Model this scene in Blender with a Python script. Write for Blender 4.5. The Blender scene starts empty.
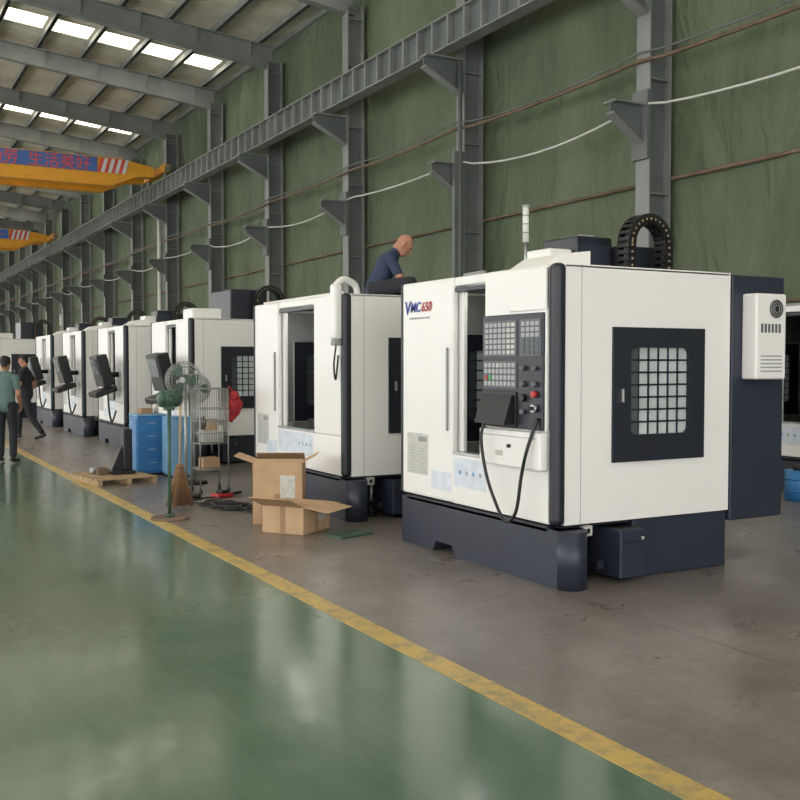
import bpy, bmesh, math, random
import numpy as np
from mathutils import Vector, Matrix, noise
random.seed(7)
R=math.radians
scene=bpy.context.scene
scene.view_settings.view_transform='Standard'
scene.view_settings.look='None'
COL=scene.collection

# ------------------------------------------------------------------ materials
def s2l(c):
    return tuple(((v/255)/12.92 if v/255<=0.04045 else ((v/255+0.055)/1.055)**2.4) for v in c)
def mat(name,rgb,rough=0.5,metal=0.0,var=0.0,scale=4.0,bump=0.0,bscale=20.0,emit=0.0,coat=0.0,alpha=None,stretch=None):
    m=bpy.data.materials.new(name); m.use_nodes=True
    nt=m.node_tree; b=nt.nodes['Principled BSDF']
    c=s2l(rgb)
    b.inputs['Base Color'].default_value=(*c,1)
    b.inputs['Roughness'].default_value=rough
    b.inputs['Metallic'].default_value=metal
    if coat: b.inputs['Coat Weight'].default_value=coat; b.inputs['Coat Roughness'].default_value=0.15
    tc=nt.nodes.new('ShaderNodeTexCoord'); mp=nt.nodes.new('ShaderNodeMapping')
    nt.links.new(tc.outputs['Object'],mp.inputs['Vector'])
    if stretch: mp.inputs['Scale'].default_value=stretch
    if var>0:
        n=nt.nodes.new('ShaderNodeTexNoise'); n.inputs['Scale'].default_value=scale; n.inputs['Detail'].default_value=5
        nt.links.new(mp.outputs[0],n.inputs['Vector'])
        r=nt.nodes.new('ShaderNodeValToRGB')
        r.color_ramp.elements[0].position=0.3; r.color_ramp.elements[1].position=0.7
        r.color_ramp.elements[0].color=(*[v*(1-var) for v in c],1)
        r.color_ramp.elements[1].color=(*[min(1,v*(1+var)) for v in c],1)
        nt.links.new(n.outputs['Fac'],r.inputs['Fac']); nt.links.new(r.outputs['Color'],b.inputs['Base Color'])
    if bump>0:
        n=nt.nodes.new('ShaderNodeTexNoise'); n.inputs['Scale'].default_value=bscale; n.inputs['Detail'].default_value=4
        nt.links.new(mp.outputs[0],n.inputs['Vector'])
        bp=nt.nodes.new('ShaderNodeBump'); bp.inputs['Strength'].default_value=bump; bp.inputs['Distance'].default_value=0.05
        nt.links.new(n.outputs['Fac'],bp.inputs['Height']); nt.links.new(bp.outputs[0],b.inputs['Normal'])
    if emit>0:
        b.inputs['Emission Color'].default_value=(*c,1); b.inputs['Emission Strength'].default_value=emit
    return m
M={}
M['white']=mat('paint_offwhite',(237,235,231),0.36,var=0.015,scale=2)
M['navy']=mat('paint_navy',(42,48,62),0.42,var=0.08,scale=3)
M['navy2']=mat('paint_dark_navy',(32,36,46),0.4,var=0.05)
M['black']=mat('black_plastic',(22,22,24),0.45,var=0.1)
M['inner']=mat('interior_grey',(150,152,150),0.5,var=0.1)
M['innerd']=mat('interior_dark',(78,80,82),0.5,var=0.2)
M['pane']=mat('frosted_pane',(176,184,182),0.22,var=0.22,scale=2.5,emit=0.06)  # pale colour and faint glow stand in for light coming through the window
M['paned']=mat('dark_glass',(80,86,88),0.12,var=0.2,scale=2)
M['key']=mat('key_grey',(170,173,173),0.5)
M['keyd']=mat('key_panel',(92,96,102),0.5)
M['red']=mat('red_plastic',(176,44,42),0.4)
M['redbag']=mat('red_cloth',(160,40,44),0.8,var=0.25,scale=18,bump=0.8,bscale=22)
M['green']=mat('green_plastic',(40,150,80),0.4)
M['yel']=mat('yellow_plastic',(225,180,50),0.4)
M['blue']=mat('blue_print',(40,60,150),0.5)
M['steel']=mat('brushed_steel',(170,172,172),0.35,metal=0.8,var=0.1)
M['plate']=mat('label_plate',(196,196,188),0.5,var=0.15,scale=40)
M['film']=mat('blue_film',(212,220,230),0.35,var=0.10,scale=9)
M['struct']=mat('structural_steel_paint',(134,138,135),0.6,var=0.16,scale=1.5)
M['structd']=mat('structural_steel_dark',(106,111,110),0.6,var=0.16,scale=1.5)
M['rust']=mat('rusty_pipe',(112,92,76),0.7,var=0.3,scale=3)
M['cablew']=mat('white_cable',(210,213,206),0.5)
M['crane']=mat('crane_yellow',(238,168,46),0.5,var=0.08)
M['banner']=mat('banner_blue',(76,112,184),0.6,var=0.05)
M['bred']=mat('banner_red',(226,92,74),0.6)
M['bwhite']=mat('banner_white',(228,228,228),0.6)
M['card']=mat('cardboard',(188,156,122),0.8,var=0.08,scale=6)
M['cardi']=mat('cardboard_inside',(156,126,96),0.85,var=0.08,scale=6)
M['bluecab']=mat('cabinet_blue',(50,116,172),0.4,var=0.05)
M['bluecab2']=mat('cabinet_light_blue',(120,166,200),0.4,var=0.05)
M['mgreen']=mat('machine_green',(60,88,70),0.5,var=0.15,scale=12)
M['wire']=mat('wire_zinc',(150,152,148),0.4,metal=0.6)
M['straw']=mat('straw',(130,98,70),0.9,var=0.3,scale=40)
M['wood']=mat('pallet_wood',(168,144,110),0.8,var=0.2,scale=8)
M['skin']=mat('skin',(176,124,98),0.55,var=0.05,scale=8)
M['hair']=mat('hair_black',(24,21,20),0.6)
M['tnavy']=mat('tshirt_navy',(46,58,84),0.85,var=0.08,scale=10,bump=0.3,bscale=12)
M['tteal']=mat('shirt_teal',(92,116,112),0.85,var=0.08,scale=10,bump=0.3,bscale=12)
M['tblack']=mat('shirt_black',(32,32,36),0.85,bump=0.3,bscale=12)
M['trous']=mat('trousers_dark',(36,38,44),0.85,bump=0.3,bscale=12)
M['shoe']=mat('shoe_black',(26,24,24),0.5)
M['eye']=mat('eye_dark',(40,30,26),0.3)
M['lip']=mat('lip',(150,92,80),0.5)
M['wallp']=mat('wall_paint_grey',(196,196,190),0.8,var=0.08,scale=0.6)
M['sky']=mat('skylight_panel',(255,246,226),0.5,emit=5.0)
M['led']=mat('led_lens',(255,252,245),0.5,emit=16.0)  # emission for the lamp strip added inside the machine chambers

# tarp
def tarp_mat():
    m=mat('green_tarpaulin',(92,114,84),0.75,bump=0.0)
    nt=m.node_tree;b=nt.nodes['Principled BSDF']
    tc=nt.nodes.new('ShaderNodeTexCoord')
    mp=nt.nodes.new('ShaderNodeMapping'); mp.inputs['Scale'].default_value=(1,1.0,0.45)
    nt.links.new(tc.outputs['Object'],mp.inputs[0])
    n=nt.nodes.new('ShaderNodeTexNoise'); n.inputs['Scale'].default_value=0.7; n.inputs['Detail'].default_value=8; n.inputs['Roughness'].default_value=0.65
    nt.links.new(mp.outputs[0],n.inputs[0])
    r=nt.nodes.new('ShaderNodeValToRGB')
    r.color_ramp.elements[0].position=0.3; r.color_ramp.elements[1].position=0.72
    r.color_ramp.elements[0].color=(*s2l((80,93,72)),1); r.color_ramp.elements[1].color=(*s2l((110,121,96)),1)
    nt.links.new(n.outputs['Fac'],r.inputs[0]); nt.links.new(r.outputs[0],b.inputs['Base Color'])
    n2=nt.nodes.new('ShaderNodeTexNoise'); n2.inputs['Scale'].default_value=1.6; n2.inputs['Detail'].default_value=7; n2.inputs['Distortion'].default_value=1.2
    nt.links.new(mp.outputs[0],n2.inputs[0])
    bp=nt.nodes.new('ShaderNodeBump'); bp.inputs['Strength'].default_value=0.9; bp.inputs['Distance'].default_value=0.24
    nt.links.new(n2.outputs[0],bp.inputs['Height']); nt.links.new(bp.outputs[0],b.inputs['Normal'])
    return m
M['tarp']=tarp_mat()

def roof_mat():
    m=mat('roof_sheet',(186,182,168),0.7)
    nt=m.node_tree;b=nt.nodes['Principled BSDF']
    tc=nt.nodes.new('ShaderNodeTexCoord')
    w=nt.nodes.new('ShaderNodeTexWave'); w.bands_direction='Y'; w.inputs['Scale'].default_value=1.3
    nt.links.new(tc.outputs['Object'],w.inputs[0])
    bp=nt.nodes.new('ShaderNodeBump'); bp.inputs['Strength'].default_value=0.7; bp.inputs['Distance'].default_value=0.05
    nt.links.new(w.outputs[1],bp.inputs['Height']); nt.links.new(bp.outputs[0],b.inputs['Normal'])
    n=nt.nodes.new('ShaderNodeTexNoise'); n.inputs['Scale'].default_value=0.8; n.inputs['Detail'].default_value=6
    nt.links.new(tc.outputs['Object'],n.inputs[0])
    r=nt.nodes.new('ShaderNodeValToRGB')
    r.color_ramp.elements[0].position=0.3; r.color_ramp.elements[1].position=0.7
    r.color_ramp.elements[0].color=(*s2l((198,192,174)),1); r.color_ramp.elements[1].color=(*s2l((230,224,208)),1)
    nt.links.new(n.outputs['Fac'],r.inputs[0]); nt.links.new(r.outputs[0],b.inputs['Base Color'])
    return m
M['roof']=roof_mat()

def floor_mat():
    m=bpy.data.materials.new('factory_floor'); m.use_nodes=True
    nt=m.node_tree;b=nt.nodes['Principled BSDF']; L=nt.links
    tc=nt.nodes.new('ShaderNodeTexCoord')
    def nz(scale,detail=6,rough=0.55,st=None,dist=0):
        n=nt.nodes.new('ShaderNodeTexNoise'); n.inputs['Scale'].default_value=scale; n.inputs['Detail'].default_value=detail
        n.inputs['Roughness'].default_value=rough; n.inputs['Distortion'].default_value=dist
        if st:
            mp=nt.nodes.new('ShaderNodeMapping'); mp.inputs['Scale'].default_value=st
            L.new(tc.outputs['Object'],mp.inputs[0]); L.new(mp.outputs[0],n.inputs[0])
        else: L.new(tc.outputs['Object'],n.inputs[0])
        return n.outputs['Fac']
    def ramp(src,p0,c0,p1,c1):
        r=nt.nodes.new('ShaderNodeValToRGB'); e=r.color_ramp.elements
        e[0].position=p0;e[1].position=p1;e[0].color=(*c0,1);e[1].color=(*c1,1)
        L.new(src,r.inputs[0]); return r.outputs[0]
    def mix(f,a,bb,mode='MIX'):
        x=nt.nodes.new('ShaderNodeMix'); x.data_type='RGBA'; x.blend_type=mode
        if isinstance(f,float): x.inputs[0].default_value=f
        else: L.new(f,x.inputs[0])
        L.new(a,x.inputs[6]); L.new(bb,x.inputs[7]); return x.outputs[2]
    g=ramp(nz(0.5,6,0.5),0.3,s2l((84,108,90)),0.7,s2l((104,126,106)))
    g2=ramp(nz(7,8,0.7,(1,0.2,1),1.0),0.30,(0.84,0.85,0.82),0.55,(1,1,1))
    green=mix(0.8,g,g2,'MULTIPLY')
    sc=ramp(nz(2.2,10,0.78,(1.4,0.5,1),0.6),0.60,(0,0,0),0.74,(1,1,1))
    wear=nt.nodes.new('ShaderNodeRGB'); wear.outputs[0].default_value=(*s2l((134,140,124)),1)
    scf=nt.nodes.new('ShaderNodeMath'); scf.operation='MULTIPLY'; scf.inputs[1].default_value=0.5; L.new(sc,scf.inputs[0])
    green=mix(scf.outputs[0],green,wear.outputs[0])
    c=ramp(nz(0.8,8,0.6),0.3,s2l((114,107,101)),0.7,s2l((142,134,127)))
    c2=ramp(nz(9,8,0.75,(0.6,1,1),1.5),0.34,(0.66,0.64,0.62),0.6,(1,1,1))
    conc=mix(0.8,c,c2,'MULTIPLY')
    c3=ramp(nz(1.3,9,0.7,(1,0.6,1),1.0),0.36,(0.74,0.72,0.70),0.52,(1,1,1))
    conc=mix(0.7,conc,c3,'MULTIPLY')
    sep=nt.nodes.new('ShaderNodeSeparateXYZ'); L.new(tc.outputs['Object'],sep.inputs[0])
    gt=nt.nodes.new('ShaderNodeMath'); gt.operation='GREATER_THAN'; gt.inputs[1].default_value=2.77; L.new(sep.outputs[0],gt.inputs[0])
    a=nt.nodes.new('ShaderNodeMath'); a.operation='ADD'; a.inputs[1].default_value=1.62; L.new(sep.outputs[0],a.inputs[0])
    w=nt.nodes.new('ShaderNodeMath'); w.operation='PINGPONG'; w.inputs[1].default_value=3.0; L.new(a.outputs[0],w.inputs[0])
    t=nt.nodes.new('ShaderNodeMath'); t.operation='LESS_THAN'; t.inputs[1].default_value=0.009; L.new(w.outputs[0],t.inputs[0])
    dk=nt.nodes.new('ShaderNodeRGB'); dk.outputs[0].default_value=(*s2l((62,60,56)),1)
    jm=nt.nodes.new('ShaderNodeMath'); jm.operation='MULTIPLY'; jm.inputs[1].default_value=0.7; L.new(t.outputs[0],jm.inputs[0])
    conc=mix(jm.outputs[0],conc,dk.outputs[0])
    col=mix(gt.outputs[0],green,conc)
    L.new(col,b.inputs['Base Color'])
    rr=nt.nodes.new('ShaderNodeMapRange'); L.new(nz(1.7,7,0.7),rr.inputs[0])
    rr.inputs[1].default_value=0.3; rr.inputs[2].default_value=0.7; rr.inputs[3].default_value=0.10; rr.inputs[4].default_value=0.22
    ra=nt.nodes.new('ShaderNodeMath'); ra.operation='MULTIPLY_ADD'; ra.inputs[1].default_value=0.15; L.new(gt.outputs[0],ra.inputs[0]); L.new(rr.outputs[0],ra.inputs[2])
    L.new(ra.outputs[0],b.inputs['Roughness'])
    b.inputs['IOR'].default_value=1.6
    bp=nt.nodes.new('ShaderNodeBump'); bp.inputs['Strength'].default_value=0.07; bp.inputs['Distance'].default_value=0.03
    L.new(nz(3.0,5),bp.inputs['Height']); L.new(bp.outputs[0],b.inputs['Normal'])
    return m
M['floor']=floor_mat()

def line_mat():
    m=mat('floor_line_yellow',(206,168,70),0.4)
    nt=m.node_tree;b=nt.nodes['Principled BSDF']
    tc=nt.nodes.new('ShaderNodeTexCoord')
    n=nt.nodes.new('ShaderNodeTexNoise'); n.inputs['Scale'].default_value=5; n.inputs['Detail'].default_value=10; n.inputs['Roughness'].default_value=0.75
    nt.links.new(tc.outputs['Object'],n.inputs[0])
    r=nt.nodes.new('ShaderNodeValToRGB')
    r.color_ramp.elements[0].position=0.38; r.color_ramp.elements[1].position=0.54
    r.color_ramp.elements[0].color=(*s2l((144,130,96)),1); r.color_ramp.elements[1].color=(*s2l((198,166,86)),1)
    nt.links.new(n.outputs[0],r.inputs[0]); nt.links.new(r.outputs[0],b.inputs['Base Color'])
    return m
M['line']=line_mat()

# ------------------------------------------------------------------ geometry builder
class G:
    def __init__(s): s.bm=bmesh.new(); s.mats=[]
    def mi(s,k):
        m=M[k]
        if m not in s.mats: s.mats.append(m)
        return s.mats.index(m)
    def box(s,x0,x1,y0,y1,z0,z1,k,bev=0.0,rot=None,seg=2):
        t=bmesh.new()
        bmesh.ops.create_cube(t,size=1)
        for v in t.verts:
            v.co=Vector(((x0+x1)/2+v.co.x*(x1-x0),(y0+y1)/2+v.co.y*(y1-y0),(z0+z1)/2+v.co.z*(z1-z0)))
        if bev>0:
            bmesh.ops.bevel(t,geom=t.edges[:],offset=bev,segments=seg,affect='EDGES',profile=0.5)
        if rot:
            c,mx=rot
            for v in t.verts: v.co=Vector(c)+mx@(v.co-Vector(c))
        s.merge(t,k)
    def merge(s,t,k,smooth=False):
        i=s.mi(k); mp={}
        for v in t.verts: mp[v]=s.bm.verts.new(v.co)
        for f in t.faces:
            try:
                nf=s.bm.faces.new([mp[v] for v in f.verts]); nf.material_index=i; nf.smooth=smooth
            except ValueError: pass
        t.free()
    def rings(s,rings,k,closed=False,caps=True,smooth=True):
        i=s.mi(k); vr=[[s.bm.verts.new(p) for p in r] for r in rings]
        n=len(vr[0]); m=len(vr)
        for a in range(m if closed else m-1):
            A=vr[a];Bq=vr[(a+1)%m]
            for j in range(n):
                f=s.bm.faces.new([A[j],A[(j+1)%n],Bq[(j+1)%n],Bq[j]]); f.material_index=i; f.smooth=smooth
        if caps and not closed:
            f=s.bm.faces.new(vr[0][::-1]); f.material_index=i
            f=s.bm.faces.new(vr[-1]); f.material_index=i
    def cyl(s,p0,p1,r0,k,r1=None,seg=16):
        p0=Vector(p0);p1=Vector(p1); r1=r0 if r1 is None else r1
        d=(p1-p0).normalized(); a=d.orthogonal().normalized(); b=d.cross(a)
        rg=[]
        for p,r in((p0,r0),(p1,r1)):
            rg.append([p+a*(r*math.cos(2*math.pi*j/seg))+b*(r*math.sin(2*math.pi*j/seg)) for j in range(seg)])
        s.rings(rg,k)
    def tube(s,pts,r,k,seg=8,closed=False):
        pts=[Vector(p) for p in pts]; n=len(pts); rg=[]; a=None
        for i,p in enumerate(pts):
            if closed: d=(pts[(i+1)%n]-pts[i-1])
            else: d=pts[min(i+1,n-1)]-pts[max(i-1,0)]
            d.normalize()
            if a is None: a=d.orthogonal().normalized()
            a=(a-d*a.dot(d)).normalized(); b=d.cross(a)
            rg.append([p+a*(r*math.cos(2*math.pi*j/seg))+b*(r*math.sin(2*math.pi*j/seg)) for j in range(seg)])
        s.rings(rg,k,closed=closed)
    def torus(s,c,nrm,Rr,r,k,n=32,seg=6):
        c=Vector(c);d=Vector(nrm).normalized();a=d.orthogonal().normalized();b=d.cross(a)
        s.tube([c+a*Rr*math.cos(2*math.pi*i/n)+b*Rr*math.sin(2*math.pi*i/n) for i in range(n)],r,k,seg,closed=True)
    def prism(s,poly,axis,a0,a1,k,smooth=False):
        f={'x':lambda u,v,a:(a,u,v),'y':lambda u,v,a:(u,a,v),'z':lambda u,v,a:(u,v,a)}[axis]
        s.rings([[Vector(f(u,v,a)) for u,v in poly] for a in(a0,a1)],k,smooth=smooth)
    def ball(s,c,r,k,sx=1,sy=1,sz=1,u=16,v=10,wob=0.0):
        t=bmesh.new(); bmesh.ops.create_uvsphere(t,u_segments=u,v_segments=v,radius=r)
        for w in t.verts:
            f=1+wob*noise.noise(w.co*(1.6/r)+Vector(c)*9)
            w.co=Vector((w.co.x*sx,w.co.y*sy,w.co.z*sz))*f+Vector(c)
        s.merge(t,k,True)
    def mesh(s,name):
        bmesh.ops.recalc_face_normals(s.bm,faces=s.bm.faces[:])
        me=bpy.data.meshes.new(name); s.bm.to_mesh(me); s.bm.free()
        for m in s.mats: me.materials.append(m)
        return me
    def obj(s,name,parent=None,loc=(0,0,0),rotz=0):
        o=bpy.data.objects.new(name,s.mesh(name)); COL.objects.link(o)
        o.location=loc; o.rotation_euler=(0,0,rotz)
        if parent: o.parent=parent
        return o
def empty(name,loc=(0,0,0),rotz=0):
    e=bpy.data.objects.new(name,None); COL.objects.link(e); e.location=loc; e.rotation_euler=(0,0,rotz); e.empty_display_size=0.2
    return e
def smoothpts(pts,n=8):
    pts=[Vector(p) for p in pts]; out=[]
    P=[pts[0]]+pts+[pts[-1]]
    for i in range(1,len(P)-2):
        for j in range(n):
            t=j/n; a,b,c,d=P[i-1],P[i],P[i+1],P[i+2]
            out.append(0.5*((2*b)+(c-a)*t+(2*a-5*b+4*c-d)*t*t+(3*b-a-3*c+d)*t**3))
    out.append(pts[-1]); return out
def text(body,name,size,k,parent,loc,rot,shear=0,ext=0.002,align='LEFT',off=0.012):
    cu=bpy.data.curves.new(name,'FONT'); cu.body=body; cu.size=size; cu.extrude=ext; cu.shear=shear; cu.align_x=align
    cu.offset=size*off
    cu.materials.append(M[k]); o=bpy.data.objects.new(name,cu); COL.objects.link(o)
    o.location=loc; o.rotation_euler=rot; o.parent=parent; return o

# ------------------------------------------------------------------ building shell
g=G(); g.box(-12.8,13.2,-12,122,-0.3,0,'floor'); floor=g.obj('floor')
g=G(); g.box(2.695,2.845,-11.9,110,0.0,0.004,'line'); g.obj('floor_line_marking')

def tarpwall():
    bm=bmesh.new(); ny,nz=560,36; z1=12.34
    grid=[]
    for i in range(ny+1):
        row=[]
        y=-12+134*i/ny
        for j in range(nz+1):
            z=z1*j/nz
            ph=((y-13.5)/6.0)%1.0
            bay=math.sin(ph*math.pi)
            d=0.12*noise.noise(Vector((y*0.9,z*0.28,1.0)))+0.07*noise.noise(Vector((y*2.2,z*0.9,5.0)))
            row.append(bm.verts.new((13.02+d*bay,y,z)))
        grid.append(row)
    for i in range(ny):
        for j in range(nz):
            f=bm.faces.new([grid[i][j],grid[i][j+1],grid[i+1][j+1],grid[i+1][j]]); f.smooth=True
    me=bpy.data.meshes.new('wall_right'); bm.to_mesh(me); bm.free(); me.materials.append(M['tarp'])
    o=bpy.data.objects.new('wall_right',me); COL.objects.link(o)
tarpwall()
g=G(); g.box(12.85,13.2,-12,122,12.2,12.5,'struct'); g.obj('trim_1')
g=G()
g.box(-12.8,-12.6,-12,122,0,1.0,'wallp'); g.box(-12.8,-12.6,-12,122,10.0,12.3,'wallp')
for k in range(23): g.box(-12.85,-12.5,-10.7+6*k,-10.3+6*k,0,12.0,'struct')
for k in range(66): g.box(-12.74,-12.66,-11+2*k,-10.92+2*k,1.0,10.0,'struct')
for z in(3.6,6.3): g.box(-12.74,-12.66,-12,122,z,z+0.08,'struct')
g.obj('wall_left')
g=G()
g.box(-12.8,-9,-12.2,-12,0,13.5,'wallp'); g.box(9.5,13.2,-12.2,-12,0,13.5,'wallp'); g.box(-9,9.5,-12.2,-12,8.5,13.5,'wallp')
g.obj('wall_back')
g=G(); g.box(-12.8,-7,122,122.2,0,13.6,'wallp'); g.box(7,13.2,122,122.2,0,13.6,'wallp'); g.box(-7,7,122,122.2,7,13.6,'wallp'); g.obj('wall_far')

SL=0.095
def rz(x): return 11.6+SL*(12.5-abs(x))
g=G()
HW=0.62
sk=[35.4+12*k for k in range(-3,8)]
edges=[-12.0]
for c in sk: edges+= [c-HW,c+HW]
edges.append(122.0)
for a in range(0,len(edges),2):
    ya,yb=edges[a],edges[a+1]
    if yb<=ya: continue
    for sgn in(1,-1):
        p=[(0,rz(0)+0.78),(13.2*sgn,rz(13.2)+0.78),(13.2*sgn,rz(13.2)+0.83),(0,rz(0)+0.83)]
        g.prism(p,'y',ya,yb,'roof')
for c in sk:
    for sgn in(1,-1):
        p=[(12.0*sgn,rz(12.0)+0.78),(13.2*sgn,rz(13.2)+0.78),(13.2*sgn,rz(13.2)+0.83),(12.0*sgn,rz(12.0)+0.83)]
        g.prism(p,'y',c-HW,c+HW,'roof')
g.obj('ceiling')
for c in sk:
    g=G()
    for sgn in(1,-1):
        for q in range(8):
            xa=0.25+q*1.5; xb=xa+1.3
            if xb>12.4: continue
            p=[(xa*sgn,rz(xa)+0.80),(xb*sgn,rz(xb)+0.80),(xb*sgn,rz(xb)+0.82),(xa*sgn,rz(xa)+0.82)]
            g.prism(p,'y',c-HW,c+HW,'sky')
            p=[(xb*sgn,rz(xb)+0.79),((xb+0.2)*sgn,rz(xb+0.2)+0.79),((xb+0.2)*sgn,rz(xb+0.2)+0.83),(xb*sgn,rz(xb)+0.83)]
            g.prism(p,'y',c-HW,c+HW,'roof')
    g.obj('skylight')
g=G()
for sgn in(1,-1):
    for q in range(9):
        x=0.16+1.5*q; z=rz(x)+0.5
        if x>12.6: continue
        a,b=sorted((sgn*x-0.035,sgn*x+0.035)); g.box(a,b,-12,122,z+0.03,z+0.24,'struct')
        g.box(a-0.04,b+0.04,-12,122,z+0.03,z+0.045,'struct')
g.obj('roof_purlins')
def rafter():
    g=G()
    for sgn in(1,-1):
        for (o0,o1,w) in((0.0,0.03,0.14),(0.03,0.47,0.012),(0.47,0.5,0.14)):
            p=[(0,rz(0)+o0),(12.6*sgn,rz(12.6)+o0-(0.25 if o0==0 else 0)),(12.6*sgn,rz(12.6)+o1-(0.25 if o1<0.1 else 0)-(0 if o1>.1 else 0)),(0,rz(0)+o1)]
            if o0==0.03: p=[(0,rz(0)+0.02),(12.6*sgn,rz(12.6)-0.24),(12.6*sgn,rz(12.6)+0.48),(0,rz(0)+0.48)]
            g.prism(p,'y',-w,w,'struct')
        for q in range(7): g.box(sgn*(1+q*1.8)-0.01,sgn*(1+q*1.8)+0.01,-0.13,0.13,rz(1+q*1.8)+0.02,rz(1+q*1.8)+0.48,'struct')
    return g.mesh('roof_rafter')
def column():
    g=G()
    w=0.17
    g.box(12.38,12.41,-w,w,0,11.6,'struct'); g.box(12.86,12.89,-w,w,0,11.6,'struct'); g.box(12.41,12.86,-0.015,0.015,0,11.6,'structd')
    for z in (0.6,2.6,4.6,6.6,8.2,9.9,11.2): g.box(12.41,12.86,-w+0.01,w-0.01,z,z+0.02,'struct')
    g.box(12.2,12.98,-0.28,0.28,0,0.03,'structd')
    g.box(11.62,12.38,-0.16,0.16,6.12,6.15,'struct'); g.prism([(11.62,6.12),(12.38,6.12),(12.38,5.45),(11.62,5.95)],'y',-0.02,0.02,'structd')
    g.prism([(11.62,5.92),(11.62,5.95),(12.38,5.45),(12.38,5.42)],'y',-0.10,0.10,'struct')
    g.box(12.3,12.38,-0.2,0.2,5.2,6.4,'structd')
    g.box(11.4,12.38,-0.18,0.18,8.46,8.50,'struct'); g.prism([(11.4,8.46),(12.38,8.46),(12.38,7.75),(11.4,8.25)],'y',-0.02,0.02,'structd')
    g.prism([(11.4,8.22),(11.4,8.25),(12.38,7.75),(12.38,7.72)],'y',-0.12,0.12,'struct')
    return g.mesh('steel_column')
rm=rafter(); cm=column()
for k in range(-4,18):
    y=13.5+6*k
    o=bpy.data.objects.new('roof_rafter',rm); o.location=(0,y,0); COL.objects.link(o)
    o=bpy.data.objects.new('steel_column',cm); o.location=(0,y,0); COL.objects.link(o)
g=G()
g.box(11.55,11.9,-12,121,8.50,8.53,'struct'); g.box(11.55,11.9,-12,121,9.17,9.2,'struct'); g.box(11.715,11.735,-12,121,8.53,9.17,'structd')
for k in range(200): 
    y=-11.6+0.66*k; g.box(11.57,11.88,y-0.03,y+0.03,8.53,9.17,'struct')
g.box(11.69,11.76,-12,121,9.2,9.3,'structd')
for k in range(-4,18):
    y=13.5+6*k; g.box(11.9,12.38,y-0.08,y+0.08,9.05,9.15,'struct')
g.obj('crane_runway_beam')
g=G()
g.box(-12.45,-12.1,-12,121,8.46,9.2,'struct'); g.box(-12.32,-12.24,-12,121,9.2,9.3,'structd'); 
g.obj('crane_runway_beam')
g=G(); g.tube([(12.93,-12,4.9),(12.93,121,4.9)],0.035,'rust'); g.tube([(12.93,-12,9.9),(12.93,121,9.9)],0.03,'rust'); 
g.tube([(12.93,-12,2.6),(12.93,121,2.6)],0.03,'rust'); g.obj('wall_girt_pipes')
def sagline(x,z,sag,r,k,name,off=0):
    g=G(); pts=[]
    for q in range(-4,18):
        ya=13.5+6*q
        for j in range(10):
            t=j/10; jit=sag*(0.8+0.4*math.sin(q*2.3+off))
            pts.append((x,ya+6*t,z-4*jit*t*(1-t)+0.05*math.sin(q*1.7)))
    g.tube(pts,r,k,6); return g.obj(name)
sagline(12.3,6.92,0.08,0.035,'rust','wall_cable'); sagline(12.28,7.06,0.14,0.018,'structd','wall_cable',1.0)
sagline(12.33,6.18,0.26,0.022,'cablew','wall_cable',2.0)
g=G(); g.cyl((12.2,43.9,0),(12.2,43.9,8.4),0.09,'cablew'); g.obj('downpipe')
g=G(); g.box(12.1,12.36,19.28,19.4,2.5,6.4,'structd'); g.cyl((12.25,19.3,0),(12.25,19.3,8.4),0.05,'structd'); g.obj('wall_conduit')

def crane(y,label,name='overhead_crane'):
    e=empty(name,(0,y,0))
    g=G()
    for yo in(0,1.6):
        p=[(-11.5,9.30),(-11.5,9.7),(-10,9.92),(10,9.92),(11.3,9.7),(11.3,9.30),(10.6,9.25),(9.6,8.82),(-9.6,8.82),(-10.6,9.25)]
        g.prism(p,'y',yo,yo+0.42,'crane')
        g.box(-10,10,yo-0.04,yo+0.46,9.90,9.93,'crane'); g.box(-9.6,9.6,yo-0.04,yo+0.46,8.80,8.83,'crane')
    g.obj('girders',e)
    g=G()
    for s in(1,-1):
        xc=11.725 if s>0 else -12.28
        g.box(xc-0.16,xc+0.16,-0.5,2.6,9.48,9.78,'crane',0.02)
        for yo in(-0.2,2.3): g.cyl((xc-0.05,yo,9.46),(xc+0.05,yo,9.46),0.155,'structd')
        g.box(xc-0.12,xc+0.12,-0.62,-0.5,9.5,9.7,'structd')
    g.obj('end_carriages',e)
    g=G(); g.box(-3,-1.6,0.1,1.9,9.95,10.5,'crane',0.03); g.cyl((-2.8,1,10.2),(-1.8,1,10.2),0.3,'structd'); g.cyl((-2.3,1,9.95),(-2.3,1,7.5),0.02,'structd'); g.box(-2.45,-2.15,0.85,1.15,7.1,7.5,'crane',0.03)
    g.obj('hoist_trolley',e)
    g=G(); g.box(-9.4,9.0,-0.045,-0.021,9.32,9.9,'banner')
    for q in range(4):
        x=9.0+q*0.28; g.prism([(x,9.32),(x+0.14,9.32),(x+0.30,9.88),(x+0.16,9.88)],'y',-0.05,-0.02,'bred'); g.prism([(x+0.14,9.32),(x+0.28,9.32),(x+0.44,9.88),(x+0.30,9.88)],'y',-0.05,-0.02,'bwhite')
    g.obj('banner',e)
    text(label,'banner_lettering',0.60,'bred',e,(8.75,-0.06,9.38),(R(90),0,0),ext=0.003,align='RIGHT',off=0.004)
crane(41.4,'安全生产  辛勤勤劳  生活美好'); crane(66.4,'安全生产  质量第一')

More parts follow.
